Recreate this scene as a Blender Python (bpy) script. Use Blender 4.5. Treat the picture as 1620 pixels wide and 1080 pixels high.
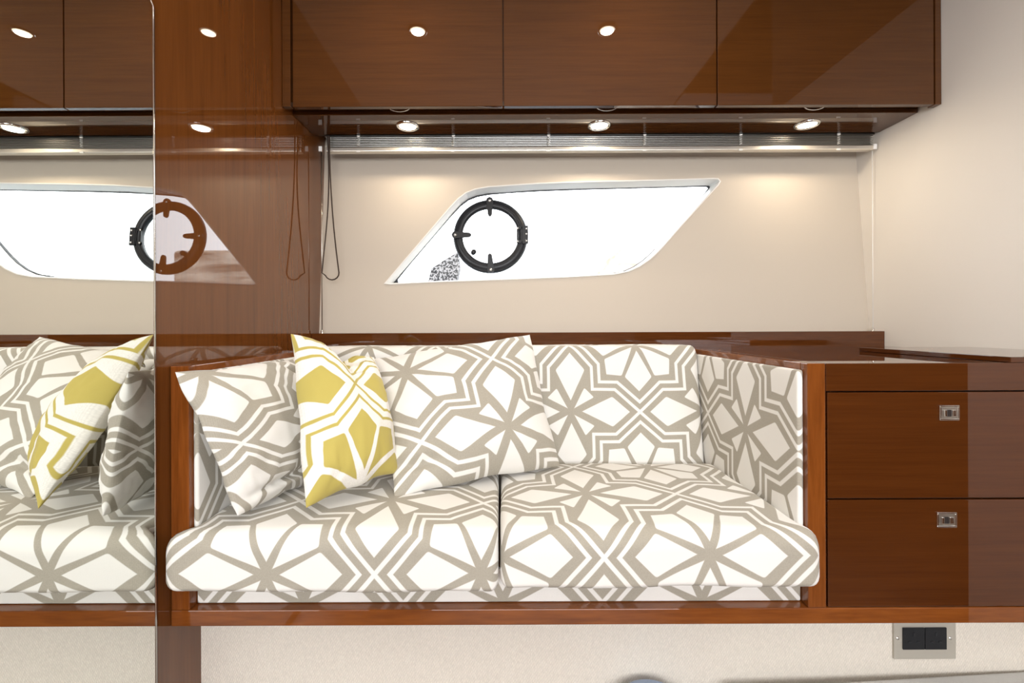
import bpy, bmesh, math, random
from mathutils import Vector, Matrix, noise

# ------------------------------------------------------------------ scene, camera, light
sc = bpy.context.scene
C = sc.collection
for o in list(bpy.data.objects):
    bpy.data.objects.remove(o)

F_PX, VX, VY, ROLL, CZ = 720.0, 795.0, 513.0, 0.0042, 1.10   # camera eye height 1.10 m
cam_d = bpy.data.cameras.new('camera')
cam = bpy.data.objects.new('camera', cam_d)
C.objects.link(cam)
cam_d.sensor_width = 36.0
cam_d.sensor_fit = 'HORIZONTAL'
cam_d.lens = F_PX / 1620.0 * 36.0
cam_d.shift_x = (810.0 - VX) / 1620.0
cam_d.shift_y = (VY - 540.0) / 1620.0
cam_d.clip_start = 0.01
cam.matrix_world = (Matrix.Translation((0, 0, CZ)) @ Matrix.Rotation(math.pi / 2, 4, 'X')
                    @ Matrix.Rotation(-ROLL, 4, 'Z'))
sc.camera = cam

world = bpy.data.worlds.new('daylight')
sc.world = world
world.use_nodes = True
wn = world.node_tree.nodes
wn['Background'].inputs[0].default_value = (0.93, 0.96, 1.0, 1)
wn['Background'].inputs[1].default_value = 7.0

sc.view_settings.view_transform = 'Standard'
sc.view_settings.look = 'None'
sc.view_settings.gamma = 1.0
sc.view_settings.exposure = 0.0
sc.view_settings.use_curve_mapping = False
sc.cycles.use_denoising = True
sc.cycles.max_bounces = 10
sc.cycles.sample_clamp_indirect = 6.0
sc.cycles.caustics_reflective = True
sc.cycles.caustics_refractive = False


def light(name, kind, loc, energy, color=(1, 1, 1), rot=(0, 0, 0), **kw):
    d = bpy.data.lights.new(name, kind)
    d.energy = energy
    d.color = color
    for k, v in kw.items():
        setattr(d, k, v)
    o = bpy.data.objects.new(name, d)
    C.objects.link(o)
    o.location = loc
    o.rotation_euler = rot
    return o


# unseen overhead fill, added for brightness, and daylight from the window across the cabin
light('overhead_fill', 'AREA', (0.35, -0.15, CZ + 1.235), 16, (1.0, 0.98, 0.95), (0, 0, 0),
      shape='RECTANGLE', size=1.0, size_y=0.9)
light('far_window_daylight', 'AREA', (0.40, -1.66, CZ + 0.36), 57, (0.99, 0.99, 1.0), (math.pi / 2, 0, 0),
      shape='RECTANGLE', size=1.9, size_y=0.80)

# ------------------------------------------------------------------ helpers
def ray(px, py):
    u, v = (px - VX) / F_PX, (VY - py) / F_PX
    c, s = math.cos(ROLL), math.sin(ROLL)
    return u * c + v * s, -u * s + v * c


def P(px, py, Y):
    """a point of the room at depth Y metres from the eye"""
    u, v = ray(px, py)
    return Vector((u * Y, Y, CZ + v * Y))


ORIGIN = {}


def empty(name, loc, label=None, cat=None, group=None, kind=None):
    o = bpy.data.objects.new(name, None)
    C.objects.link(o)
    o.location = loc
    o.empty_display_size = 0.05
    ORIGIN[o] = Vector(loc)
    return tag(o, label, cat, group, kind)


def tag(o, label=None, cat=None, group=None, kind=None):
    if label: o['label'] = label
    if cat: o['category'] = cat
    if group: o['group'] = group
    if kind: o['kind'] = kind
    return o


def link(name, me, mat, parent=None, smooth=False):
    """mesh in world coordinates -> object with its origin at its own centre"""
    vs = [v.co for v in me.vertices]
    lo = Vector([min(v[i] for v in vs) for i in range(3)])
    hi = Vector([max(v[i] for v in vs) for i in range(3)])
    c = (lo + hi) / 2
    me.transform(Matrix.Translation(-c))
    if mat is not None:
        me.materials.append(mat)
    if smooth:
        for p in me.polygons:
            p.use_smooth = True
    o = bpy.data.objects.new(name, me)
    C.objects.link(o)
    ORIGIN[o] = c
    o.location = c
    if parent is not None:
        o.parent = parent
        o.location = c - ORIGIN[parent]
    return o


def mesh_of(bm, name):
    bmesh.ops.recalc_face_normals(bm, faces=bm.faces)
    me = bpy.data.meshes.new(name)
    bm.to_mesh(me)
    bm.free()
    return me


def bm_box(bm, lo, hi):
    vs = [bm.verts.new((x, y, z)) for x in (lo[0], hi[0]) for y in (lo[1], hi[1]) for z in (lo[2], hi[2])]
    for f in ((0, 1, 3, 2), (4, 6, 7, 5), (0, 4, 5, 1), (2, 3, 7, 6), (0, 2, 6, 4), (1, 5, 7, 3)):
        bm.faces.new([vs[i] for i in f])
    return vs


def box(name, lo, hi, mat, parent=None, bevel=0.0, seg=2):
    """lo/hi = (x, depth, height above the eye)"""
    bm = bmesh.new()
    bm_box(bm, (lo[0], lo[1], CZ + lo[2]), (hi[0], hi[1], CZ + hi[2]))
    if bevel > 0:
        bmesh.ops.bevel(bm, geom=list(bm.edges), offset=bevel, segments=seg, affect='EDGES', profile=0.5)
    return link(name, mesh_of(bm, name), mat, parent, smooth=False)


def tube_bm(bm, pts, r, n=8, closed=False):
    pts = [Vector(p) for p in pts]
    rings = []
    m = len(pts)
    ref = Vector((0.13, 0.21, 0.97))
    for i, p in enumerate(pts):
        a = pts[(i - 1) % m] if (closed or i > 0) else p
        b = pts[(i + 1) % m] if (closed or i < m - 1) else p
        t = (b - a).normalized()
        s = t.cross(ref)
        if s.length < 1e-3:
            s = t.cross(Vector((1, 0, 0)))
        s.normalize()
        w = t.cross(s).normalized()
        rr = r[i] if isinstance(r, (list, tuple)) else r
        rings.append([bm.verts.new(p + (s * math.cos(2 * math.pi * k / n) + w * math.sin(2 * math.pi * k / n)) * rr)
                      for k in range(n)])
    for i in range(m if closed else m - 1):
        A, B = rings[i], rings[(i + 1) % m]
        for k in range(n):
            bm.faces.new((A[k], A[(k + 1) % n], B[(k + 1) % n], B[k]))
    if not closed:
        bm.faces.new(rings[0])
        bm.faces.new(list(reversed(rings[-1])))


def tube(name, pts, r, mat, parent=None, n=8, closed=False):
    bm = bmesh.new()
    tube_bm(bm, pts, r, n, closed)
    return link(name, mesh_of(bm, name), mat, parent, smooth=True)


def lathe(name, prof, centre, axis, mat, parent=None, n=40, smooth=True):
    """prof: (radius, distance along axis); open profile, ends on the axis are closed by radius 0"""
    axis = Vector(axis).normalized()
    s = axis.cross(Vector((1, 0, 0.01)))
    if s.length < 0.1:
        s = axis.cross(Vector((0, 1, 0)))
    s.normalize()
    w = axis.cross(s)
    bm = bmesh.new()
    rings = []
    for r, d in prof:
        if r < 1e-6:
            rings.append([bm.verts.new(Vector(centre) + axis * d)])
        else:
            rings.append([bm.verts.new(Vector(centre) + axis * d + (s * math.cos(2 * math.pi * k / n) + w * math.sin(2 * math.pi * k / n)) * r)
                          for k in range(n)])
    for A, B in zip(rings, rings[1:]):
        for k in range(n):
            a, b, c, d = A[k % len(A)], A[(k + 1) % n % len(A)], B[(k + 1) % n % len(B)], B[k % len(B)]
            f = []
            for v in (a, b, c, d):
                if v not in f:
                    f.append(v)
            if len(f) > 2:
                bm.faces.new(f)
    return link(name, mesh_of(bm, name), mat, parent, smooth)


def prism(name, poly, d, mat, parent=None, bevel=0.0, smooth=False):
    """poly: 3-D outline, extruded by vector d"""
    bm = bmesh.new()
    a = [bm.verts.new(p) for p in poly]
    b = [bm.verts.new(Vector(p) + Vector(d)) for p in poly]
    n = len(poly)
    bm.faces.new(a)
    bm.faces.new(list(reversed(b)))
    for i in range(n):
        bm.faces.new((a[i], a[(i + 1) % n], b[(i + 1) % n], b[i]))
    if bevel > 0:
        bmesh.ops.bevel(bm, geom=list(bm.edges), offset=bevel, segments=2, affect='EDGES', profile=0.5)
    return link(name, mesh_of(bm, name), mat, parent, smooth)


# ------------------------------------------------------------------ materials
def new_mat(name):
    m = bpy.data.materials.new(name)
    m.use_nodes = True
    nt = m.node_tree
    return m, nt, nt.nodes['Principled BSDF']


def plain(name, col, rough=0.5, metal=0.0, coat=0.0, spec=0.5):
    m, nt, b = new_mat(name)
    b.inputs['Base Color'].default_value = (*col, 1)
    b.inputs['Roughness'].default_value = rough
    b.inputs['Metallic'].default_value = metal
    b.inputs['Coat Weight'].default_value = coat
    b.inputs['Coat Roughness'].default_value = 0.02
    b.inputs['Specular IOR Level'].default_value = spec
    return m


def emit(name, col, strength):
    m, nt, b = new_mat(name)
    b.inputs['Base Color'].default_value = (*col, 1)
    b.inputs['Emission Color'].default_value = (*col, 1)
    b.inputs['Emission Strength'].default_value = strength
    return m


def wood(name, dark, light_, scale, rough=0.30, coat=1.0, ior=1.52):
    """varnished wood; scale = noise stretch (x, depth, height): small number = along the grain"""
    m, nt, b = new_mat(name)
    N, L = nt.nodes, nt.links
    geo = N.new('ShaderNodeNewGeometry')
    mp = N.new('ShaderNodeMapping')
    mp.inputs['Scale'].default_value = scale
    L.new(geo.outputs['Position'], mp.inputs['Vector'])
    n1 = N.new('ShaderNodeTexNoise')
    n1.inputs['Scale'].default_value = 1.0
    n1.inputs['Detail'].default_value = 6
    n1.inputs['Roughness'].default_value = 0.62
    n1.inputs['Distortion'].default_value = 0.3
    L.new(mp.outputs[0], n1.inputs['Vector'])
    n2 = N.new('ShaderNodeTexNoise')
    n2.inputs['Scale'].default_value = 4.0
    n2.inputs['Detail'].default_value = 3
    L.new(mp.outputs[0], n2.inputs['Vector'])
    ad = N.new('ShaderNodeMath')
    ad.operation = 'MULTIPLY_ADD'
    L.new(n2.outputs['Fac'], ad.inputs[0])
    ad.inputs[1].default_value = 0.35
    L.new(n1.outputs['Fac'], ad.inputs[2])
    cr = N.new('ShaderNodeValToRGB')
    cr.color_ramp.elements[0].position = 0.45
    cr.color_ramp.elements[0].color = (*dark, 1)
    cr.color_ramp.elements[1].position = 0.90
    cr.color_ramp.elements[1].color = (*light_, 1)
    L.new(ad.outputs[0], cr.inputs[0])
    L.new(cr.outputs[0], b.inputs['Base Color'])
    b.inputs['Roughness'].default_value = rough
    b.inputs['Specular IOR Level'].default_value = 0.0
    b.inputs['Coat Weight'].default_value = coat
    b.inputs['Coat Roughness'].default_value = 0.012
    b.inputs['Coat IOR'].default_value = ior
    return m


def woven(name, col, scale=900.0, depth=0.25, rough=0.9):
    """small twill relief on a textile"""
    m, nt, b = new_mat(name)
    N, L = nt.nodes, nt.links
    geo = N.new('ShaderNodeNewGeometry')
    mp = N.new('ShaderNodeMapping')
    mp.inputs['Rotation'].default_value = (0, math.radians(35), 0)
    mp.inputs['Scale'].default_value = (1.0, 1.0, 0.55)
    L.new(geo.outputs['Position'], mp.inputs['Vector'])
    vo = N.new('ShaderNodeTexVoronoi')
    vo.inputs['Scale'].default_value = scale
    vo.inputs['Randomness'].default_value = 0.25
    L.new(mp.outputs[0], vo.inputs['Vector'])
    ns = N.new('ShaderNodeTexNoise')
    ns.inputs['Scale'].default_value = 8
    L.new(geo.outputs['Position'], ns.inputs['Vector'])
    mix = N.new('ShaderNodeMix')
    mix.data_type = 'RGBA'
    L.new(vo.outputs['Distance'], mix.inputs[0])
    mix.inputs[6].default_value = (*[min(1, c * 1.10) for c in col], 1)
    mix.inputs[7].default_value = (*[c * 0.70 for c in col], 1)
    L.new(mix.outputs[2], b.inputs['Base Color'])
    bp = N.new('ShaderNodeBump')
    bp.inputs['Strength'].default_value = depth
    bp.inputs['Distance'].default_value = 0.002
    bp.invert = True
    L.new(vo.outputs['Distance'], bp.inputs['Height'])
    L.new(bp.outputs[0], b.inputs['Normal'])
    b.inputs['Roughness'].default_value = rough
    b.inputs['Specular IOR Level'].default_value = 0.15
    return m


def fabric(name, shape_col, ground_col, line_w=0.0105):
    """star-and-lattice print, folded into one eighth of its square repeat (UV 1.0 = one repeat)"""
    m, nt, b = new_mat(name)
    N, L = nt.nodes, nt.links

    def M(op, a, c=None, d=None):
        n = N.new('ShaderNodeMath')
        n.operation = op
        for i, v in enumerate((a, c, d)):
            if v is None:
                continue
            if isinstance(v, (int, float)):
                n.inputs[i].default_value = v
            else:
                L.new(v, n.inputs[i])
        return n.outputs[0]

    uv = N.new('ShaderNodeUVMap')
    sep = N.new('ShaderNodeSeparateXYZ')
    L.new(uv.outputs[0], sep.inputs[0])
    fx, fy = M('PINGPONG', sep.outputs[0], 0.5), M('PINGPONG', sep.outputs[1], 0.5)
    a, c = M('MAXIMUM', fx, fy), M('MINIMUM', fx, fy)

    def plane(p, q, inside):
        nx, ny = q[1] - p[1], p[0] - q[0]
        l = math.hypot(nx, ny)
        nx, ny = nx / l, ny / l
        k = -(nx * p[0] + ny * p[1])
        if nx * inside[0] + ny * inside[1] + k > 0:
            nx, ny, k = -nx, -ny, -k
        return M('ADD', M('MULTIPLY_ADD', a, nx, M('MULTIPLY', c, ny)), k)

    def smax(p, q, k=0.018):
        return M('SMOOTH_MAX', p, q, k)

    k1 = smax(plane((.080, 0), (.300, .106), (.3, .02)), plane((.300, .106), (.425, 0), (.3, .02)))
    k2 = smax(plane((.032, .028), (.168, .100), (.12, .12)), plane((.168, .100), (.100, .168), (.1, .1)))
    k3 = smax(plane((.500, .440), (.400, .250), (.48, .27)), plane((.400, .250), (.500, .148), (.48, .27)))
    k4 = smax(plane((.468, .462), (.378, .258), (.33, .33)), plane((.378, .258), (.262, .268), (.33, .33)))
    s = M('MAXIMUM', plane((.5, 0), (.32, .160), (0, 0)), plane((.32, .158), (.15, .158), (0, 0)))
    l1 = M('SUBTRACT', M('ABSOLUTE', s), line_w)
    l2 = M('SUBTRACT', M('ABSOLUTE', M('ADD', s, -0.0535)), line_w)
    dmin = k1
    for q in (k2, k3, k4, l1, l2):
        dmin = M('MINIMUM', dmin, q)
    mr = N.new('ShaderNodeMapRange')
    mr.interpolation_type = 'SMOOTHSTEP'
    mr.inputs['From Min'].default_value = 0.0025
    mr.inputs['From Max'].default_value = -0.0025
    L.new(dmin, mr.inputs['Value'])
    # weave
    sc_ = N.new('ShaderNodeVectorMath')
    sc_.operation = 'SCALE'
    sc_.inputs['Scale'].default_value = 170.0
    L.new(uv.outputs[0], sc_.inputs[0])
    vo = N.new('ShaderNodeTexVoronoi')
    vo.inputs['Scale'].default_value = 1.0
    vo.inputs['Randomness'].default_value = 0.35
    L.new(sc_.outputs[0], vo.inputs['Vector'])
    gmix = N.new('ShaderNodeMix')
    gmix.data_type = 'RGBA'
    L.new(vo.outputs['Distance'], gmix.inputs[0])
    gmix.inputs[6].default_value = (*[min(1, x * 1.12) for x in ground_col], 1)
    gmix.inputs[7].default_value = (*[x * 0.80 for x in ground_col], 1)
    mix = N.new('ShaderNodeMix')
    mix.data_type = 'RGBA'
    L.new(mr.outputs[0], mix.inputs[0])
    L.new(gmix.outputs[2], mix.inputs[6])
    mix.inputs[7].default_value = (*shape_col, 1)
    L.new(mix.outputs[2], b.inputs['Base Color'])
    bp = N.new('ShaderNodeBump')
    bp.inputs['Strength'].default_value = 0.12
    bp.inputs['Distance'].default_value = 0.001
    L.new(vo.outputs['Distance'], bp.inputs['Height'])
    L.new(bp.outputs[0], b.inputs['Normal'])
    b.inputs['Roughness'].default_value = 0.85
    b.inputs['Specular IOR Level'].default_value = 0.2
    b.inputs['Sheen Weight'].default_value = 0.15
    return m


WD = (0.040, 0.0115, 0.0032)
WL = (0.125, 0.040, 0.0105)
M_wall_wood = wood('varnished_cherry_upright', (0.106, 0.0330, 0.0068), (0.142, 0.0470, 0.0105), (42, 42, 2.0), ior=1.68)
M_door = wood('varnished_cherry_dark', (0.060, 0.0202, 0.0045), (0.084, 0.0290, 0.0066), (2.5, 8, 70))
M_drawer = wood('varnished_cherry_drawer', (0.055, 0.0145, 0.0026), (0.076, 0.0210, 0.0040), (2.5, 8, 80))
M_rail = wood('varnished_cherry_rail', (0.135, 0.0360, 0.0062), (0.225, 0.0660, 0.0120), (5, 20, 50))
M_ledge = wood('varnished_cherry_ledge', (0.062, 0.0175, 0.0036), (0.105, 0.0310, 0.0065), (4, 20, 60))
M_post = wood('varnished_cherry_post', (0.130, 0.0340, 0.0055), (0.220, 0.0640, 0.0115), (45, 45, 4))
M_white_wall = plain('white_wall_lining', (0.78, 0.745, 0.685), 0.55)
M_beige = plain('beige_hull_lining', (0.505, 0.445, 0.370), 0.6)
M_ceiling = plain('off_white_headlining', (0.74, 0.70, 0.64), 0.7)
M_carpet = woven('cream_carpet_lining', (0.83, 0.770, 0.680), 230, 1.0)
M_floor = plain('floor_boards', (0.12, 0.05, 0.02), 0.35)
M_grey = woven('pale_grey_cover', (0.56, 0.555, 0.53), 300, 0.35)
M_fab = fabric('taupe_star_fabric', (0.76, 0.745, 0.705), (0.370, 0.340, 0.280))
M_mus = fabric('mustard_star_fabric', (0.455, 0.375, 0.098), (0.77, 0.75, 0.70), 0.0085)
M_white = plain('white_frame', (0.74, 0.73, 0.70), 0.35)
M_black = plain('black_plastic', (0.012, 0.013, 0.016), 0.38, spec=0.3)
M_rubber = plain('black_rubber', (0.01, 0.011, 0.015), 0.6)
M_chrome = plain('chrome', (0.80, 0.79, 0.77), 0.12, 1.0)
M_steel = plain('brushed_steel', (0.55, 0.52, 0.47), 0.32, 1.0)
M_satin = plain('satin_steel', (0.50, 0.47, 0.41), 0.42, 0.35)
M_alu = plain('brushed_aluminium', (0.23, 0.225, 0.215), 0.30, 1.0)
M_alu2 = plain('pale_aluminium', (0.80, 0.76, 0.68), 0.32, 0.8)
M_clear = plain('clear_plastic', (0.85, 0.84, 0.81), 0.25)
M_cord = plain('brown_cord', (0.035, 0.018, 0.010), 0.7)
M_shadow_gap = plain('dark_recess', (0.012, 0.006, 0.004), 0.8)
M_blue = woven('blue_cloth', (0.40, 0.50, 0.68), 400, 0.3)
M_lamp = emit('downlight_lens', (1.0, 0.86, 0.62), 22.0)
M_stone = None


def glass_mat():
    m, nt, b = new_mat('clear_glass')
    N, L = nt.nodes, nt.links
    N.remove(b)
    out = [n for n in N if n.type == 'OUTPUT_MATERIAL'][0]
    lw = N.new('ShaderNodeLayerWeight')
    lw.inputs['Blend'].default_value = 0.5
    pw = N.new('ShaderNodeMath')
    pw.operation = 'POWER'
    L.new(lw.outputs['Facing'], pw.inputs[0])
    pw.inputs[1].default_value = 5.0
    fr = N.new('ShaderNodeMath')
    fr.operation = 'MULTIPLY_ADD'
    L.new(pw.outputs[0], fr.inputs[0])
    fr.inputs[1].default_value = 0.6
    fr.inputs[2].default_value = 0.035
    tr = N.new('ShaderNodeBsdfTransparent')
    gl = N.new('ShaderNodeBsdfGlossy')
    gl.inputs['Roughness'].default_value = 0.0
    mx = N.new('ShaderNodeMixShader')
    L.new(fr.outputs[0], mx.inputs[0])
    L.new(tr.outputs[0], mx.inputs[1])
    L.new(gl.outputs[0], mx.inputs[2])
    L.new(mx.outputs[0], out.inputs[0])
    return m


M_glass = glass_mat()
M_mirror = plain('mirror_silver', (0.84, 0.86, 0.83), 0.0, 1.0)

# ------------------------------------------------------------------ the cabin
YD0 = 1.64
M_ceil_wood = M_door
XL, XR = -0.80, 1.60          # wood bulkhead, white bulkhead
HF, HC = -1.10, 1.25          # floor and ceiling, measured from the eye
YF = 1.093                    # front plane of sofa frame and drawers
YL = 1.904                    # front of the ledge
HS = -0.097                   # arm and shelf height


def YW(h):                    # sloping hull lining
    return 1.986 + 0.0866 * (h + 0.038)


def on_wall(px, py):
    u, v = ray(px, py)
    y = (1.986 + 0.0866 * 0.038) / (1 - 0.0866 * v)
    return Vector((u * y, y, CZ + v * y))


tag(box('floor', (XL, -1.7, HF - 0.03), (XR, 2.1, HF), M_floor), kind='structure')
tag(box('ceiling', (XL - 0.03, -1.73, HC), (XR + 0.03, 2.13, HC + 0.03), M_ceiling), kind='structure')
tag(box('trim_2', (0.98, 0.30, HC - 0.012), (XR - 0.001, YD0, HC - 0.0005), M_ceil_wood), 'unseen dark wooden ceiling panel, added to darken the door reflections', kind='structure')  # out of view; put in so the right door reflects something dark
tag(box('wall_left', (XL - 0.03, -1.7, HF), (XL, 2.2, HC), M_wall_wood),
    'glossy varnished cherry wood bulkhead at left of sofa', kind='structure')
tag(box('wall_right', (XR, 0.62, HF), (XR + 0.03, 2.2, HC), M_white_wall),
    'plain off-white bulkhead at right above the drawers', kind='structure')
tag(box('wall_right_forward', (XR, -1.7, HF), (XR + 0.03, 0.62, HC), M_door), kind='structure')
tag(box('wall_lower', (XL, 1.2025, HF), (XR, 1.222, -0.70), M_carpet),
    'cream carpet-lined panel below the sofa', kind='structure')


def offset(poly, d):
    """closed outline in (x, z) pushed outwards by d"""
    n = len(poly)
    area = sum(poly[i][0] * poly[(i + 1) % n][1] - poly[(i + 1) % n][0] * poly[i][1] for i in range(n))
    sg = 1 if area > 0 else -1
    out = []
    for i in range(n):
        p, a, b = Vector(poly[i]), Vector(poly[i - 1]), Vector(poly[(i + 1) % n])
        e1, e2 = (p - a).normalized(), (b - p).normalized()
        n1, n2 = Vector((e1.y, -e1.x)) * sg, Vector((e2.y, -e2.x)) * sg
        m = (n1 + n2)
        m = m / max(0.35, m.length_squared / 2)
        out.append(p + m * d)
    return out


# window outline where the lining is cut
W_PX = [(612, 447), (640, 414), (680, 367.5), (712, 330), (726, 315), (738, 306), (752, 300.5), (772, 297), (800, 295),
        (850, 291.5), (925, 289), (1000, 287.3), (1080, 285.3), (1128, 283.8), (1135, 284.2), (1137.5, 287), (1135, 291.5),
        (1108, 321), (1075, 357.5), (1052, 384), (1040, 397), (1027, 409), (1011, 420), (993, 428), (970, 432.5),
        (900, 436.5), (800, 440.5), (700, 444), (640, 446.7), (618, 447.8)]
W_OUT = [on_wall(*p) for p in W_PX]
W_XZ = [Vector((p.x, p.z - CZ)) for p in W_OUT]


def wall_pt(q, d=0.0):
    return Vector((q[0], YW(q[1]) + d, CZ + q[1]))


def holed_wall(name, outer, inner, y_of, thick, mat):
    bm = bmesh.new()
    loops = []
    for dd in (0.0, thick):
        es = []
        lps = []
        for poly in (outer, inner):
            vs = [bm.verts.new((q[0], y_of(q[1]) + dd, CZ + q[1])) for q in poly]
            lps.append(vs)
            es += [bm.edges.new((vs[i], vs[(i + 1) % len(vs)])) for i in range(len(vs))]
        bmesh.ops.triangle_fill(bm, use_beauty=True, use_dissolve=False, edges=es)
        loops.append(lps)
    for j in (0, 1):
        A, B = loops[0][j], loops[1][j]
        for i in range(len(A)):
            k = (i + 1) % len(A)
            bm.faces.new((A[i], A[k], B[k], B[i]))
    return tag(link(name, mesh_of(bm, name), mat), kind='structure')


wb = holed_wall('wall_back', [(XL, HF), (XR, HF), (XR, HC), (XL, HC)], offset(W_XZ, 0.001), YW, 0.03, M_beige)
wb['label'] = 'sloping beige hull lining behind the sofa'
R2 = [(0.40 + x, 0.36 + z) for x, z in ((-0.96, -0.41), (0.96, -0.41), (0.96, 0.41), (-0.96, 0.41))]
wr = holed_wall('wall_rear', [(XL, HF), (XR, HF), (XR, HC), (XL, HC)], R2, lambda h: -1.73, 0.03, M_white_wall)


# ---- window_1 : frame, gasket, pane, porthole
win = tag(empty('window_1', (W_OUT[0].x + 0.5, 2.03, CZ + 0.18)), 'slanted hull window with round black porthole', kind='structure')
DEP = 0.085


def ring_strip(name, chain, mat, parent, smooth=False):
    """chain: list of closed 3-D loops bridged in turn"""
    bm = bmesh.new()
    rings = [[bm.verts.new(p) for p in lp] for lp in chain]
    n = len(rings[0])
    for A, B in zip(rings, rings[1:]):
        for i in range(n):
            k = (i + 1) % n
            bm.faces.new((A[i], A[k], B[k], B[i]))
    return link(name, mesh_of(bm, name), mat, parent, smooth)


o7, o2 = offset(W_XZ, 0.0075), offset(W_XZ, 0.002)
i4 = offset(W_XZ, -0.003)
ring_strip('frame', [[wall_pt(q, 0.001) for q in o7], [wall_pt(q, -0.004) for q in offset(W_XZ, 0.006)],
                     [wall_pt(q, -0.004) for q in o2], [wall_pt(q, 0.0) for q in W_XZ],
                     [wall_pt(q, DEP) for q in i4]], M_white, win)
# gasket: inner side smoothed so the sharp corners fill with rubber
g_out = offset(W_XZ, -0.001)
g_in = offset(W_XZ, -0.0035)
for _ in range(1):
    g_in = [(g_in[i - 1] + g_in[i] * 2 + g_in[(i + 1) % len(g_in)]) / 4 for i in range(len(g_in))]
ring_strip('gasket', [[wall_pt(q, DEP - 0.004) for q in g_out], [wall_pt(q, DEP - 0.004) for q in g_in],
                      [wall_pt(q, DEP + 0.012) for q in g_in]], M_rubber, win)
pane_poly = [wall_pt(q, DEP + 0.001) for q in offset(W_XZ, -0.002)]
prism('pane', pane_poly, (0, 0.006, 0), M_glass, win)
# hull outside the reveal
ring_strip('outer_flange', [[wall_pt(q, DEP) for q in W_XZ], [wall_pt(q, DEP) for q in offset(W_XZ, 0.06)]], M_white, win)

pc = P(776, 373.5, 2.105)
ax = Vector((0, -1, 0.0866)).normalized()
ux, uz = Vector((1, 0, 0)), Vector((0, 0.0866, 1)).normalized()
RO, RI = 59.0 * 2.105 / 720, 45.0 * 2.105 / 720
po = lathe('porthole_ring', [(RI, -0.012), (RI - 0.004, 0.004), (RI - 0.002, 0.014), (RI + 0.006, 0.019), (RO - 0.012, 0.016),
                             (RO - 0.003, 0.008), (RO, -0.002), (RO, -0.012)], pc, ax, M_black, win, 64)
lathe('bead', [(RI + 0.010, 0.0185), (RI + 0.012, 0.0215), (RI + 0.015, 0.0215), (RI + 0.017, 0.0180)], pc, ax, M_rubber, po, 64)


def dog(ang, tilt=0.0):
    d = ux * math.cos(ang) + uz * math.sin(ang)
    s = ax.cross(d).normalized()
    base = pc + d * (RO - 0.012) + ax * 0.017
    out = []
    L_, w0, w1 = 0.064, 0.0165, 0.0095
    dd = (-d * math.cos(tilt) + s * math.sin(tilt))
    ss = ax.cross(dd).normalized()
    for k in range(9):
        a = math.pi / 2 + math.pi * k / 8
        out.append(base + dd * (math.cos(a) * w0) + ss * (math.sin(a) * w0))
    for k in range(7):
        a = -math.pi / 2 + math.pi * k / 6
        out.append(base + dd * (L_ + math.cos(a) * w1) + ss * (math.sin(a) * w1))
    prism('latch_arm', out, ax * 0.010, M_black, po, 0.001)
    lathe('screw', [(0.0, 0.0130), (0.005, 0.0125), (0.0068, 0.0100)], base, ax, M_chrome, po, 12)


dog(math.pi / 2 + 0.02)
dog(math.pi, 0.0)
dog(-math.pi / 2 + 0.01, -0.05)
# hinge on the right
hc = pc + ux * (RO - 0.022) + ax * 0.016


def hpt(x, z):
    return hc + ux * x + uz * z


prism('hinge_plate', [hpt(-0.004, -0.042), hpt(0.022, -0.042), hpt(0.022, 0.042), hpt(-0.004, 0.042)], ax * 0.009, M_black, po, 0.001)
for (x0, x1, z0, z1) in ((-0.030, -0.022, -0.038, 0.038), (-0.010, -0.004, -0.038, 0.038), (-0.030, -0.004, 0.026, 0.038), (-0.030, -0.004, -0.038, -0.026)):
    prism('hinge_leaf', [hpt(x0, z0), hpt(x1, z0), hpt(x1, z1), hpt(x0, z1)], ax * 0.007, M_black, po)
for (x, z) in ((0.014, 0.028), (0.014, 0.004), (0.014, -0.028), (-0.026, 0.030), (-0.026, -0.030)):
    lathe('screw', [(0.0, 0.0115), (0.0035, 0.011), (0.005, 0.0085)], hpt(x, z), ax, M_chrome, po, 12)
kb = P(749, 399, 2.10)
lathe('knob', [(0.0, 0.016), (0.008, 0.016), (0.012, 0.012), (0.012, -0.008), (0.006, -0.012)], kb, (0.25, -1, 0.1), M_black, po, 16)

# ---- far window behind the viewer
w2 = tag(empty('window_2', (0.40, -1.71, CZ + 0.36)), 'long window across the cabin', kind='structure')
ring_strip('frame', [[Vector((q[0], -1.695, CZ + q[1])) for q in offset([Vector(q) for q in R2], d)] for d in (0.03, 0.0)], M_white, w2)

# ------------------------------------------------------------------ light shelf, overhead cabinet
def XP(px, py, Y):
    return P(px, py, Y).x


YD = 1.655
HB = 0.794                     # bottom of the doors
cab = empty('overhead_cabinet', (0.4, 1.8, CZ + HB), 'dark glossy cherry overhead cabinet above the window', 'cabinet')
box('body', (XL + 0.002, YD + 0.024, 0.822), (XR - 0.003, 1.98, HC - 0.002), M_door, cab)
box('left_stile', (XL + 0.002, YD + 0.002, HB + 0.003), (-0.7690, YD + 0.024, HC - 0.002), M_door, cab, 0.001)
seams = [XP(462, 100, YD), XP(796, 100, YD), XP(1134.5, 100, YD), XP(1478.5, 100, YD)]
pull_px = (632, 960, 1288)
for i in range(3):
    d = box('door', (seams[i] + 0.0022, YD, HB), (seams[i + 1] - 0.0022, YD + 0.022, HC - 0.004), M_door, cab, 0.0016)
    cx = XP(pull_px[i], 170, 1.722)
    pts = [Vector((cx + 0.043 * math.cos(a), 1.716 + 0.012 * math.sin(a), CZ + 0.826 - 0.0165 * math.sin(a)))
           for a in [math.pi * k / 14 for k in range(15)]]
    tube('finger_pull', pts, 0.0022, M_chrome, d, 8)
box('end_panel', (seams[3] + 0.001, YD - 0.002, HB - 0.001), (XR - 0.002, YD + 0.03, HC - 0.002), M_door, cab, 0.0012)

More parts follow.
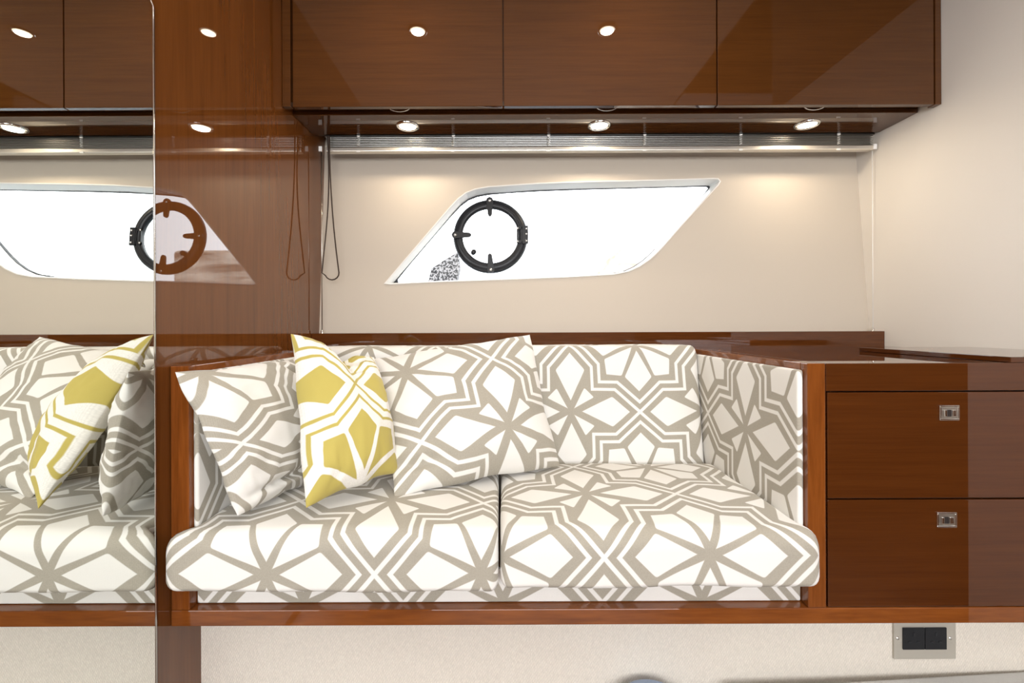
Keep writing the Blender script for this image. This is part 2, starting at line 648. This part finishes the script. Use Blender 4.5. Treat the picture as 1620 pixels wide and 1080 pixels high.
HP, YP0, YP1 = 0.805, 1.746, 1.925
pel = box('light_pelmet', (XL + 0.002, YP0, HP), (XR - 0.003, YP1, 0.8215), M_door, cab, 0.0015)


def downlight(loc, label, group, energy, wide=True, r=0.040, down=True):
    e = empty('downlight', loc, label, 'downlight', group)
    c = Vector(loc)
    lathe('bezel', [(r * 1.16, 0.0), (r * 1.14, 0.004), (r * 1.0, 0.0065), (r * 0.86, 0.004), (r * 0.82, 0.0)], c, (0, 0, -1), M_chrome, e, 36)
    lathe('lens', [(0.0, 0.0035), (r * 0.6, 0.0033), (r * 0.84, 0.002)], c, (0, 0, -1), M_lamp, e, 28)
    l = light('downlight_glow', 'AREA', (0, 0, -0.0068), energy, (1.0, 0.83, 0.63), (0, 0, 0), shape='DISK', size=r * 1.5)
    l.parent = e
    return e


YDL = 1.846
for px, py, lab in ((645, 200, 'lit chrome downlight under the pelmet, nearest the wood bulkhead'),
                    (948, 198, 'lit chrome downlight under the pelmet, middle of the three'),
                    (1277, 196, 'lit chrome downlight under the pelmet, nearest the white bulkhead')):
    downlight((XP(px, py, YDL), YDL, CZ + HP), lab, 'downlights under the pelmet', 1.5)
for x, y, lab in ((-0.355, 1.375, 'ceiling downlight reflected in the left overhead door'),
                  (0.45, 1.375, 'ceiling downlight reflected in the middle overhead door'),
                  (-0.355, 0.35, 'ceiling downlight behind the viewer near the mirror'),
                  (1.15, 0.35, 'ceiling downlight behind the viewer near the white bulkhead')):
    downlight((x, y, CZ + HC), lab, 'ceiling downlights', 1.6, False, 0.036)

fill_rim = tag(empty('fill_opening', (0.35, -0.15, CZ + HC)), 'made-up ceiling opening framing the added fill light', kind='structure')  # unseen opening, added to house the overhead fill lamp
bmh = bmesh.new()
for lo, hi in (((-0.20, -0.65), (-0.15, 0.35)), ((0.85, -0.65), (0.90, 0.35)), ((-0.15, -0.65), (0.85, -0.60)), ((-0.15, 0.30), (0.85, 0.35))):
    bm_box(bmh, (lo[0], lo[1], CZ + HC - 0.02), (hi[0], hi[1], CZ + HC - 0.001))
link('frame', mesh_of(bmh, 'frame'), M_white, fill_rim)

# ------------------------------------------------------------------ venetian blind
YB = 1.936
bl = empty('venetian_blind', (0.4, YB, CZ + 0.735), 'raised aluminium venetian blind stacked under the pelmet', 'blind')
XB0, XB1 = XP(514, 225, YB), XP(1384, 222, YB)
box('head_rail', (XB0, YB, 0.8015), (XB1, YB + 0.030, 0.8200), M_alu, bl, 0.001)
for i in range(6):
    h = 0.7985 - i * 0.0072
    bm = bmesh.new()
    rows = []
    for k in range(6):
        t = k / 5.0
        y = YB + 0.0015 + 0.026 * t
        z = CZ + h - 0.0026 + 0.0034 * math.sin(math.pi * (0.15 + 0.7 * t))
        rows.append([bm.verts.new((x, y, z)) for x in (XB0 + 0.006, XB1 - 0.006)])
    for a, b2 in zip(rows, rows[1:]):
        bm.faces.new((a[0], a[1], b2[1], b2[0]))
    me = mesh_of(bm, 'slat')
    s_ = link('slat', me, M_alu, bl)
    md = s_.modifiers.new('thick', 'SOLIDIFY')
    md.thickness = 0.0016
box('bottom_rail', (XB0 + 0.004, YB - 0.001, 0.7370), (XB1 - 0.004, YB + 0.030, 0.7565), M_alu2, bl, 0.004, 3)
for px in (567, 717, 868, 1020, 1172, 1327):
    x = XP(px, 225, YB - 0.003)
    pts = []
    for k in range(13):
        pts.append(Vector((x + (0.006 if k % 2 else -0.006), YB - 0.003, CZ + 0.803 - 0.0036 * k)))
    lt = tube('ladder_cord', pts, 0.0016, M_clear, bl, 6)
    box('cord_clip', (x - 0.009, YB - 0.005, 0.7335), (x + 0.007, YB - 0.001, 0.7415), M_clear, lt, 0.001)
    box('cord_clip', (x - 0.006, YB - 0.005, 0.7985), (x + 0.007, YB - 0.001, 0.8045), M_clear, lt, 0.001)
HLT = -0.0345
for px, lab in ((509, 0), (1380.5, 1)):
    x = XP(px, 380, YB + 0.012)
    x = max(x, XL + 0.012)
    g = tube('guide_wire', [(x, YB + 0.012, CZ + 0.745), (x, YB + 0.012, CZ + HLT + 0.006)], 0.0013 if lab else 0.0022, M_clear if lab else M_steel, bl, 6)
    lathe('wire_end', [(0.0, 0.013), (0.004, 0.0125), (0.0065, 0.008), (0.0055, 0.003), (0.0075, 0.0)], (x, YB + 0.012, CZ + HLT), (0, 0, 1), M_chrome, g, 14)
    box('end_bracket', (x - 0.006, YB - 0.004, 0.738), (x + 0.008, YB + 0.002, 0.760), M_clear, bl, 0.001)
# hanging loop of pull cord
xa = XP(520, 230, YB - 0.008)
pts = []
top_a, top_b, yb_, zb_ = xa - 0.004, xa + 0.006, YB - 0.010, P(526, 443, YB).z
zt = CZ + 0.80
for k in range(13):
    t = k / 12
    pts.append(Vector((top_a - 0.004 * t - 0.016 * t * t + 0.008 * math.sin(4 * t), yb_, zt + (zb_ + 0.03 - zt) * t)))
for k in range(1, 8):
    a = math.pi * k / 8
    pts.append(Vector((xa + 0.014 - 0.030 * math.cos(a) - 0.0, yb_ - 0.004, zb_ + 0.03 - 0.03 * math.sin(a))))
for k in range(13):
    t = 1 - k / 12
    pts.append(Vector((top_b + 0.038 * t * t, yb_ - 0.006, zt + (zb_ + 0.03 - zt) * t)))
tube('pull_cord', pts, 0.0028, M_cord, bl, 6)

# ------------------------------------------------------------------ ledge
tag(box('window_ledge', (XL + 0.001, YL, -0.108), (XR - 0.001, 1.978, HLT), M_ledge, None, 0.0022),
    'long glossy wooden ledge between sofa back and hull lining', 'ledge')

# ------------------------------------------------------------------ sofa frame
HR0, HR1 = -0.722, -0.684
tag(box('trim_1', (XL + 0.001, YF, HR0), (XR - 0.001, 1.2015, HR1), M_rail, None, 0.002),
    'orange-brown wooden rail running under sofa and drawers', kind='structure')
XAL, XAR0, XAR1 = -0.7545, 0.7317, 0.7757
sofa = empty('sofa_frame', (0, 1.4, CZ + HR1), 'built-in wooden sofa frame with upholstered base and arm pads', 'sofa')
box('arm_panel', (XL + 0.002, YF + 0.026, HR1 + 0.001), (XAL - 0.0005, YL - 0.003, HS), M_rail, sofa, 0.0015)
box('post', (XL + 0.002, YF, HR1 + 0.001), (XAL, YF + 0.0255, HS), M_post, sofa, 0.0015)
box('arm_panel', (XAR0 + 0.0005, YF + 0.026, HR1 + 0.001), (XAR1 - 0.001, YL - 0.003, HS), M_rail, sofa, 0.0015)
box('post', (XAR0, YF, HR1 + 0.001), (XAR1 - 0.001, YF + 0.0255, HS), M_post, sofa, 0.0015)
box('seat_deck', (XAL + 0.001, 1.131, -0.650), (XAR0 - 0.001, YL - 0.004, -0.628), M_rail, sofa)


def loft(name, x0, x1, y0, y1, h0, h1, rad, rend, mat, parent=None, uvT=0.5, u_off=0.0, v_off=0.0, anchor='top', rb=None,
         deform=None, nx=36, seed=0, wr=0.0):
    """soft upholstery block; print runs across x and, unrolled, over the top and down the front"""
    def profile(e):
        a0, a1, b0, b1 = y0 + e, y1 - e, h0 + e, h1 - e
        r = max(0.004, min(rad, (a1 - a0) / 2.02, (b1 - b0) / 2.02))
        pts = []
        def side(p, q, n):
            for k in range(n):
                t = k / n
                pts.append((p[0] + (q[0] - p[0]) * t, p[1] + (q[1] - p[1]) * t))
        q_ = min(r, rb if rb is not None else r)
        def arc(c, t0, r, n=8):
            for k in range(n):
                t = t0 + math.pi / 2 * k / n
                pts.append((c[0] + r * math.cos(t), c[1] + r * math.sin(t)))
        side((a1 - r, b1), (a0 + r, b1), 18)
        arc((a0 + r, b1 - r), math.pi / 2, r)
        side((a0, b1 - r), (a0, b0 + q_), 12)
        arc((a0 + q_, b0 + q_), math.pi, q_)
        side((a0 + q_, b0), (a1 - q_, b0), 10)
        arc((a1 - q_, b0 + q_), 1.5 * math.pi, q_)
        side((a1, b0 + q_), (a1, b1 - r), 8)
        arc((a1 - r, b1 - r), 0.0, r)
        return pts
    base = profile(0.0)
    arcs = [0.0]
    for p, q in zip(base, base[1:]):
        arcs.append(arcs[-1] + math.hypot(q[0] - p[0], q[1] - p[1]))
    if anchor == 'top':
        v0 = base[0][0]
    else:                                   # print measured down the front face
        v0 = (y1 - rad) - (y0 + rad) + math.pi / 2 * rad + (h1 - rad)
    st = []
    for k in range(7):
        a = math.pi / 2 * k / 6
        st.append((x0 + rend * (1 - math.cos(a)), rend * (1 - math.sin(a)), -1))
    for k in range(1, nx):
        st.append((x0 + rend + (x1 - x0 - 2 * rend) * k / nx, 0.0, 0))
    for k in range(7):
        a = math.pi / 2 * (6 - k) / 6
        st.append((x1 - rend * (1 - math.cos(a)), rend * (1 - math.sin(a)), 1))
    bm = bmesh.new()
    uvl = bm.loops.layers.uv.new('UVMap')
    vu = {}
    rings = []
    for x, e, s in st:
        rg = []
        for (y, h), ar in zip(profile(e), arcs):
            q = Vector((x, y, h))
            if wr:
                q += noise.noise_vector(Vector((x * 5 + seed, y * 5, h * 5))) * wr
                q += noise.noise_vector(Vector((x * 16 + seed, y * 16, h * 16))) * wr * 0.25
            if deform:
                q = deform(q)
            v = bm.verts.new((q.x, q.y, CZ + q.z))
            vu[v] = ((x + s * e + u_off) / uvT, (v0 - ar + v_off) / uvT)
            rg.append(v)
        rings.append(rg)
    n = len(base)
    per = (v0 - arcs[-1] - math.hypot(base[0][0] - base[-1][0], base[0][1] - base[-1][1]) + v_off) / uvT
    for A, B in zip(rings, rings[1:]):
        for i in range(n):
            k = (i + 1) % n
            f = bm.faces.new((A[i], B[i], B[k], A[k]))
            f.smooth = True
            for lp in f.loops:
                u_, v_ = vu[lp.vert]
                if k == 0 and lp.vert in (A[0], B[0]):
                    v_ = per
                lp[uvl].uv = (u_, v_)
    for rg in (rings[0], rings[-1]):
        f = bm.faces.new(rg)
        f.smooth = True
        for lp in f.loops:
            lp[uvl].uv = ((lp.vert.co.y) / uvT, (lp.vert.co.z) / uvT)
    bmesh.ops.recalc_face_normals(bm, faces=bm.faces)
    me = bpy.data.meshes.new(name)
    bm.to_mesh(me)
    bm.free()
    return link(name, me, mat, parent)


T = 0.49
# upholstered base strip behind the rail, and the pads on the inside of the arms
loft('base_panel', XAL + 0.001, XAR0 - 0.001, 1.119, 1.130, HR1 + 0.001, -0.600, 0.004, 0.003, M_fab, sofa, T, u_off=-0.243, v_off=0.930, anchor='front')


def arm_pad(xin, xout, u_off, v_off):
    """flat upholstered pad; print measured in depth and height"""
    bm = bmesh.new()
    lo, hi = (min(xin, xout), 1.106, CZ - 0.60), (max(xin, xout), 1.885, CZ - 0.1135)
    bm_box(bm, lo, hi)
    bmesh.ops.subdivide_edges(bm, edges=[e for e in bm.edges if abs(e.verts[0].co.x - e.verts[1].co.x) < 1e-5], cuts=14, use_grid_fill=True)
    bmesh.ops.recalc_face_normals(bm, faces=bm.faces)
    sharp = [e for e in bm.edges if e.calc_face_angle(0) > 1.0]
    bmesh.ops.bevel(bm, geom=sharp, offset=0.006, segments=3, affect='EDGES', profile=0.5)
    uvl = bm.loops.layers.uv.new('UVMap')
    for f in bm.faces:
        f.smooth = True
        for lp in f.loops:
            c = lp.vert.co
            lp[uvl].uv = ((c.y + abs(c.x - xin) + u_off) / T, (c.z - CZ + v_off) / T)
    me = bpy.data.meshes.new('arm_pad')
    bm.to_mesh(me)
    bm.free()
    return link('arm_pad', me, M_fab, sofa)


arm_pad(0.7165, XAR0 - 0.0005, -1.345, 0.312)
arm_pad(-0.741, XAL + 0.0005, -1.10, 0.25)

# ------------------------------------------------------------------ cushions of the sofa
def seat_deform(xa, xb, side):
    def fn(q):
        a = (q.x - xa) / (xb - xa) * 2 - 1
        b = (q.y - 1.045) / (1.60 - 1.045) * 2 - 1
        up = min(1, max(0, (q.z + 0.615) / 0.10))
        q = q.copy()
        q.z += up * 0.012 * (1 - min(1, a * a)) * (1 - min(1, b * b))
        t = min(1, max(0, (1.092 - q.y) / 0.035))
        t = t * t * (3 - 2 * t)
        k = max(0, a if side > 0 else -a)
        q.x += side * t * (0.046 if side < 0 else 0.020) * k ** 6
        q.z -= 0.003 * t * (1 - up)
        return q
    return fn


XM = -0.010
sL = loft('seat_cushion', -0.7385, XM - 0.0030, 1.042, 1.577, -0.613, -0.478, 0.042, 0.020, M_fab, None, T, rb=0.014, u_off=0.297, v_off=-0.235,
          deform=seat_deform(-0.7385, XM, -1), seed=3, wr=0.004)
tag(sL, 'left patterned seat cushion under the scatter pillows, beside the mirror', 'seat cushion', 'seat cushions of the sofa')
sR = loft('seat_cushion', XM + 0.0030, 0.7145, 1.042, 1.577, -0.606, -0.476, 0.042, 0.020, M_fab, None, T, rb=0.014, u_off=-0.229, v_off=-0.270,
          deform=seat_deform(XM, 0.7145, 1), seed=9, wr=0.004)
tag(sR, 'right patterned seat cushion with empty top, next to the drawers', 'seat cushion', 'seat cushions of the sofa')


def back_deform(q):
    q = q.copy()
    q.y += 0.150 * (q.z + 0.475)
    a = q.x / 0.73
    q.y -= 0.010 * (1 - min(1, a * a)) * max(0, 1 - ((q.z + 0.28) / 0.22) ** 2)
    return q


bk = loft('back_cushion', -0.738, 0.7145, 1.606, 1.760, -0.600, -0.081, 0.028, 0.022, M_fab, None, T, u_off=-0.243, v_off=0.312, anchor='front',
          deform=back_deform, seed=5, wr=0.003)
tag(bk, 'long patterned back cushion along the ledge behind the pillows', 'back cushion')


# ------------------------------------------------------------------ scatter pillows
def pillow(name, TL, TR, BR, BL, thick, mat, uvf, label, cat, group, seed=0, pinch=0.05, sag=0.0, front=0.62, n=56, creases=()):
    TL, TR, BR, BL = map(Vector, (TL, TR, BR, BL))
    nrm = (BR - TL).cross(TR - BL)
    nrm.normalize()
    if nrm.y > 0:
        nrm = -nrm
    bm = bmesh.new()
    uvl = bm.loops.layers.uv.new('UVMap')
    side = []
    st = {}
    for sd in (1, -1):
        grid = []
        for j in range(n + 1):
            row = []
            for i in range(n + 1):
                s, t = 2 * i / n - 1, 2 * j / n - 1
                # denser towards the edges
                s, t = math.sin(s * math.pi / 2), math.sin(t * math.pi / 2)
                if sd == -1 and (i in (0, n) or j in (0, n)):
                    row.append(side[0][j][i])
                    continue
                s2 = s * (1 - pinch * (1 - t * t))
                t2 = t * (1 - pinch * (1 - s * s))
                a, b = (s2 + 1) / 2, (t2 + 1) / 2
                p = TL * (1 - a) * (1 - b) + TR * a * (1 - b) + BR * a * b + BL * (1 - a) * b
                if sag:
                    w = math.exp(-((a - 0.52) / 0.17) ** 2) * max(0, 1 - b / 0.35)
                    p = p + (BL + BR - TL - TR) * 0.5 * sag * w
                p = p + noise.noise_vector(Vector((s * 2.3 + seed * 5, t * 2.3, 0.4))) * 0.006
                th = ((1 - abs(s) ** 2.4) * (1 - abs(t) ** 2.4))
                th = max(0.0, th) ** 0.60
                cr = noise.noise(Vector((s * 1.6 + seed, t * 1.6, seed * 0.7)))
                cr2 = noise.noise(Vector((s * 5 + seed * 3, t * 5, 1.3)))
                edge = 1 - th
                disp = thick * th * (front if sd == 1 else -(1 - front))
                disp += (0.010 * cr + 0.004 * cr2) * (th ** 0.5) * sd
                # puckers running in from the seams
                pk = noise.noise(Vector((s * 9 + seed, t * 9, 7.1)))
                disp += 0.0045 * pk * (4 * th * (1 - th)) * sd
                if sd == 1:
                    for (ca, cb, wa, wb_, dp, sl) in creases:
                        w = math.exp(-((a - ca) / wa) ** 2 - ((b - cb - sl * (a - ca)) / wb_) ** 2)
                        disp -= dp * w * min(1, th * 2)
                if sag and sd == 1:
                    w = math.exp(-((a - 0.60) / 0.16) ** 2) * max(0, 1 - b / 0.45)
                    disp -= 0.045 * w
                    disp += 0.008 * w * math.sin(b * 60)
                v = bm.verts.new(p + nrm * disp)
                st[v] = ((s + 1) / 2, (t + 1) / 2)
                row.append(v)
            grid.append(row)
        side.append(grid)
    for g, sd in zip(side, (1, -1)):
        for j in range(n):
            for i in range(n):
                q = (g[j][i], g[j + 1][i], g[j + 1][i + 1], g[j][i + 1])
                f = bm.faces.new(q if sd == 1 else tuple(reversed(q)))
                f.smooth = True
                for lp in f.loops:
                    lp[uvl].uv = uvf(*st[lp.vert])
    bmesh.ops.recalc_face_normals(bm, faces=bm.faces)
    me = bpy.data.meshes.new(name)
    bm.to_mesh(me)
    bm.free()
    o = link(name, me, mat)
    # seam cord round the edge
    bm = bmesh.new()
    g = side[0]
    return tag(o, label, cat, group)


G = 'scatter pillows on the sofa'


def uvmap(s0, t0, ts, tt, du, dv, rot=0.0):
    c, s_ = math.cos(rot), math.sin(rot)
    def fn(s, t):
        a, b = (s - s0) / ts, (t - t0) / tt
        return (a * c - b * s_ + du, a * s_ + b * c + dv)
    return fn


pillow('scatter_pillow', P(588, 568, 1.52), P(838, 529, 1.655), P(886, 738, 1.475), P(624, 787, 1.24), 0.14, M_fab,
       uvmap(0.67, 0.74, 1.03, 1.04, 0, 0), 'large taupe star pillow leaning against the back cushion, right of the mustard pillow', 'pillow', G, seed=1, pinch=0.035, front=0.80,
       creases=((0.10, 0.84, 0.16, 0.035, 0.030, 0.10), (0.95, 0.62, 0.10, 0.03, 0.012, -0.4)))
pillow('scatter_pillow', P(461, 527, 1.29), P(592, 566, 1.44), P(633, 744, 1.30), P(483, 803, 1.09), 0.13, M_mus,
       uvmap(0.50, 1.00, 1.60, 1.24, 0.5, 0.5, 0.02), 'mustard yellow and white star pillow between the two taupe pillows', 'pillow', G, seed=4, pinch=0.03, sag=0.10, front=0.75,
       creases=((0.55, 0.17, 0.20, 0.030, 0.022, 0.35), (0.72, 0.10, 0.14, 0.022, 0.016, -0.5), (0.08, 0.62, 0.10, 0.03, 0.014, 0.3)))
pillow('scatter_pillow', P(279, 589, 1.030), P(480, 566, 1.45), P(505, 758, 1.40), P(376, 815, 1.085), 0.12, M_fab,
       uvmap(0.12, 0.02, 1.32, 1.05, 0.5, 0.5), 'taupe star pillow propped on the left arm behind the mustard pillow', 'pillow', G, seed=7, pinch=0.02,
       creases=((0.55, 0.86, 0.40, 0.026, 0.032, -0.06), (0.80, 0.12, 0.15, 0.03, 0.016, 0.8)))

# ------------------------------------------------------------------ drawer unit
dr = empty('drawer_unit', (1.18, 1.4, CZ + HR1), 'glossy dark cherry drawer unit right of the sofa', 'cabinet')
box('body', (XAR1 + 0.001, YF + 0.024, HR1 + 0.001), (XR - 0.002, YL - 0.003, -0.1645), M_shadow_gap, dr)
box('top_board', (XAR1 + 0.0005, YF, -0.1635), (XR - 0.002, YL - 0.003, HS), M_drawer, dr, 0.0012)
for (ha, hb, px, py) in ((-0.4210, -0.1668, 1500.5, 652.5), (-0.6815, -0.4252, 1496.5, 821.5)):
    d = box('drawer', (0.7795, YF, ha), (XR - 0.003, YF + 0.021, hb), M_drawer, dr, 0.0012)
    c = P(px, py, YF)
    x, h = c.x, c.z - CZ
    w, k = 0.0235, 0.0180
    for lo, hi in (((x - w, h + k - 0.004), (x + w, h + k)), ((x - w, h - k), (x + w, h - k + 0.004)),
                   ((x - w, h - k + 0.004), (x - w + 0.004, h + k - 0.004)), ((x + w - 0.004, h - k + 0.004), (x + w, h + k - 0.004))):
        box('latch_rim', (lo[0], YF - 0.0035, lo[1]), (hi[0], YF - 0.0002, hi[1]), M_chrome, d, 0.0008)
    box('latch_plate', (x - w + 0.004, YF - 0.0014, h - k + 0.004), (x + w - 0.004, YF - 0.0002, h + k - 0.004), M_steel, d)
    box('latch_button', (x - 0.0135, YF - 0.0050, h - 0.009), (x - 0.0075, YF - 0.0015, h + 0.007), M_chrome, d, 0.001)
    box('latch_button', (x + 0.0055, YF - 0.0050, h - 0.009), (x + 0.0150, YF - 0.0015, h + 0.007), M_chrome, d, 0.001)
    box('latch_recess', (x - 0.0070, YF - 0.0022, h - 0.009), (x + 0.0050, YF - 0.0015, h + 0.007), M_shadow_gap, d)
tag(box('raised_lid', (1.222, YF + 0.001, HS + 0.0005), (XR - 0.002, 1.56, HS + 0.0135), M_drawer, None, 0.0012),
    'thin dark wooden lid lying on the drawer unit top', 'lid')

# ------------------------------------------------------------------ socket on the carpet panel
so = empty('power_socket', (1.11, 1.2025, CZ - 0.84), 'double black power socket in a brushed steel plate below the drawers', 'socket')
a, b = P(1413, 988, 1.199), P(1511, 1041, 1.199)
plate = box('plate', (a.x, 1.1965, b.z - CZ), (b.x, 1.2020, -0.786), M_satin, so, 0.001)
a, b = P(1428, 992.5, 1.195), P(1497, 1026.5, 1.195)
xm = (a.x + b.x) / 2
for x0, x1 in ((a.x, xm - 0.0008), (xm + 0.0008, b.x)):
    ins = box('socket_insert', (x0, 1.1930, b.z - CZ), (x1, 1.1964, a.z - CZ), M_black, so, 0.0008)
    cx, ch = (x0 + x1) / 2, (a.z + b.z) / 2 - CZ
    for dx, dh, w_, h_ in ((0, 0.012, 0.0022, 0.005), (-0.011, -0.008, 0.004, 0.0022), (0.011, -0.008, 0.004, 0.0022)):
        box('pin_slot', (cx + dx - w_, 1.1922, ch + dh - h_), (cx + dx + w_, 1.1931, ch + dh + h_), M_rubber, ins)
for px in (1420, 1503.5):
    c = P(px, 1009.5, 1.196)
    lathe('screw', [(0.0, 0.0022), (0.003, 0.0020), (0.0045, 0.0)], (c.x, 1.1965, c.z), (0, -1, 0), M_chrome, so, 14)

# ------------------------------------------------------------------ bench and pouf at the lower edge (only their tops show)
def bench_deform(q):
    q = q.copy()
    q.y += (q.x - 0.763) * 0.0660
    return q


ben = empty('bench', (1.1, 0.95, CZ + HF), 'low pale grey upholstered bench at the lower right edge', 'bench')
loft('seat_pad', 0.56, 1.41, 0.80, 1.156, -1.00, -0.912, 0.012, 0.014, M_grey, ben, 0.5, deform=bench_deform, nx=20)
box('bench_base', (0.59, 0.86, HF + 0.001), (1.39, 1.12, -1.002), M_drawer, ben, 0.003)
HPF, PX, PY = 0.204, 0.365, 1.09
pf = empty('pouf', (PX, PY, CZ + HF), 'soft blue cloth pouf just showing at the bottom edge', 'pouf')
lathe('cushion_top', [(0.0, HPF), (0.035, HPF - 0.002), (0.068, HPF - 0.009), (0.090, HPF - 0.025), (0.100, HPF - 0.048), (0.098, HPF - 0.062)], (PX, PY, CZ + HF), (0, 0, 1), M_blue, pf, 40)
lathe('side_band', [(0.098, HPF - 0.062), (0.104, 0.10), (0.105, 0.06), (0.100, 0.015), (0.094, 0.0), (0.0, 0.0)], (PX, PY, CZ + HF + 0.001), (0, 0, 1), M_blue, pf, 40)
lathe('piping', [(0.097, HPF - 0.062), (0.101, HPF - 0.058), (0.104, HPF - 0.062), (0.101, HPF - 0.066)], (PX, PY, CZ + HF), (0, 0, 1), M_grey, pf, 40)

# ------------------------------------------------------------------ mirror on the wood bulkhead
mi = empty('wall_mirror', (XL, 0.5, CZ + HF), 'tall frameless mirror on the wood bulkhead, reflecting the sofa', 'mirror')
YM = 1.037
prof = [(YM, HF + 0.02), (YM, 0.727), (YM - 0.022, 0.752), (0.10, 0.752), (0.10, HF + 0.02)]
prism('glass', [Vector((XL + 0.001, y, CZ + h)) for y, h in prof], (0.006, 0, 0), M_mirror, mi)
edge = [(YM + 0.001, HF + 0.02), (YM + 0.001, 0.7275), (YM - 0.0215, 0.7535), (0.10, 0.7535)]
bm = bmesh.new()
tube_bm(bm, [Vector((XL + 0.0045, y, CZ + h)) for y, h in edge], 0.0040, 8)
link('edge_strip', mesh_of(bm, 'edge_strip'), M_chrome, mi, True)
box('edge_seal', (XL + 0.0002, YM + 0.005, HF + 0.02), (XL + 0.003, YM + 0.010, 0.728), M_rubber, mi)

# ------------------------------------------------------------------ outside the window
M_sea = plain('grey_sea', (0.05, 0.075, 0.085), 0.18)
tag(box('sea', (-60, 2.25, -1.75), (60, 90, -1.45), M_sea), 'unseen dark grey sea outside the window, added to cut light from below', 'water', kind='stuff')  # out of view; added to keep sky light off the reveal from below
def stone_mat():
    m, nt, b = new_mat('brown_quay_stone')
    N, L = nt.nodes, nt.links
    geo = N.new('ShaderNodeNewGeometry')
    mp = N.new('ShaderNodeMapping')
    mp.inputs['Scale'].default_value = (0.8, 0.8, 5)
    L.new(geo.outputs['Position'], mp.inputs['Vector'])
    n1 = N.new('ShaderNodeTexNoise')
    n1.inputs['Scale'].default_value = 1.6
    n1.inputs['Detail'].default_value = 8
    L.new(mp.outputs[0], n1.inputs['Vector'])
    cr = N.new('ShaderNodeValToRGB')
    cr.color_ramp.elements[0].position = 0.38
    cr.color_ramp.elements[0].color = (0.26, 0.19, 0.14, 1)
    cr.color_ramp.elements[1].position = 0.62
    cr.color_ramp.elements[1].color = (0.75, 0.66, 0.55, 1)
    L.new(n1.outputs['Fac'], cr.inputs[0])
    L.new(cr.outputs[0], b.inputs['Base Color'])
    b.inputs['Roughness'].default_value = 0.9
    return m


tag(box('stone_quay', (1.55, 6.0, -1.449), (2.75, 7.5, 1.00), stone_mat(), None, 0.05),
    'brown stone quay outside, seen in the bulkhead reflection', 'quay')


def speckle_mat():
    m, nt, b = new_mat('grey_speckle')
    N, L = nt.nodes, nt.links
    geo = N.new('ShaderNodeNewGeometry')
    n1 = N.new('ShaderNodeTexNoise')
    n1.inputs['Scale'].default_value = 95
    n1.inputs['Detail'].default_value = 3
    L.new(geo.outputs['Position'], n1.inputs['Vector'])
    cr = N.new('ShaderNodeValToRGB')
    cr.color_ramp.elements[0].position = 0.47
    cr.color_ramp.elements[0].color = (0.015, 0.018, 0.022, 1)
    cr.color_ramp.elements[1].position = 0.55
    cr.color_ramp.elements[1].color = (0.30, 0.30, 0.31, 1)
    L.new(n1.outputs['Fac'], cr.inputs[0])
    L.new(cr.outputs[0], b.inputs['Base Color'])
    b.inputs['Roughness'].default_value = 0.9
    return m


YQ = 2.75
top = [P(682, 424, YQ), P(698, 414, YQ), P(724, 398, YQ), P(727, 420, YQ)]
poly = [P(676, 450, YQ), top[0], top[1], top[2], top[3], P(722, 450, YQ), P(715, 890, YQ), P(640, 890, YQ)]
prism('standin_post', poly, (0, 0.10, 0), speckle_mat(), None, 0.006)  # made-up post, stands in for a speckled patch of wet glass
tag(bpy.data.objects['standin_post'], 'made-up grey speckled post outside, standing in for water-spotted glass left of the porthole', 'post')
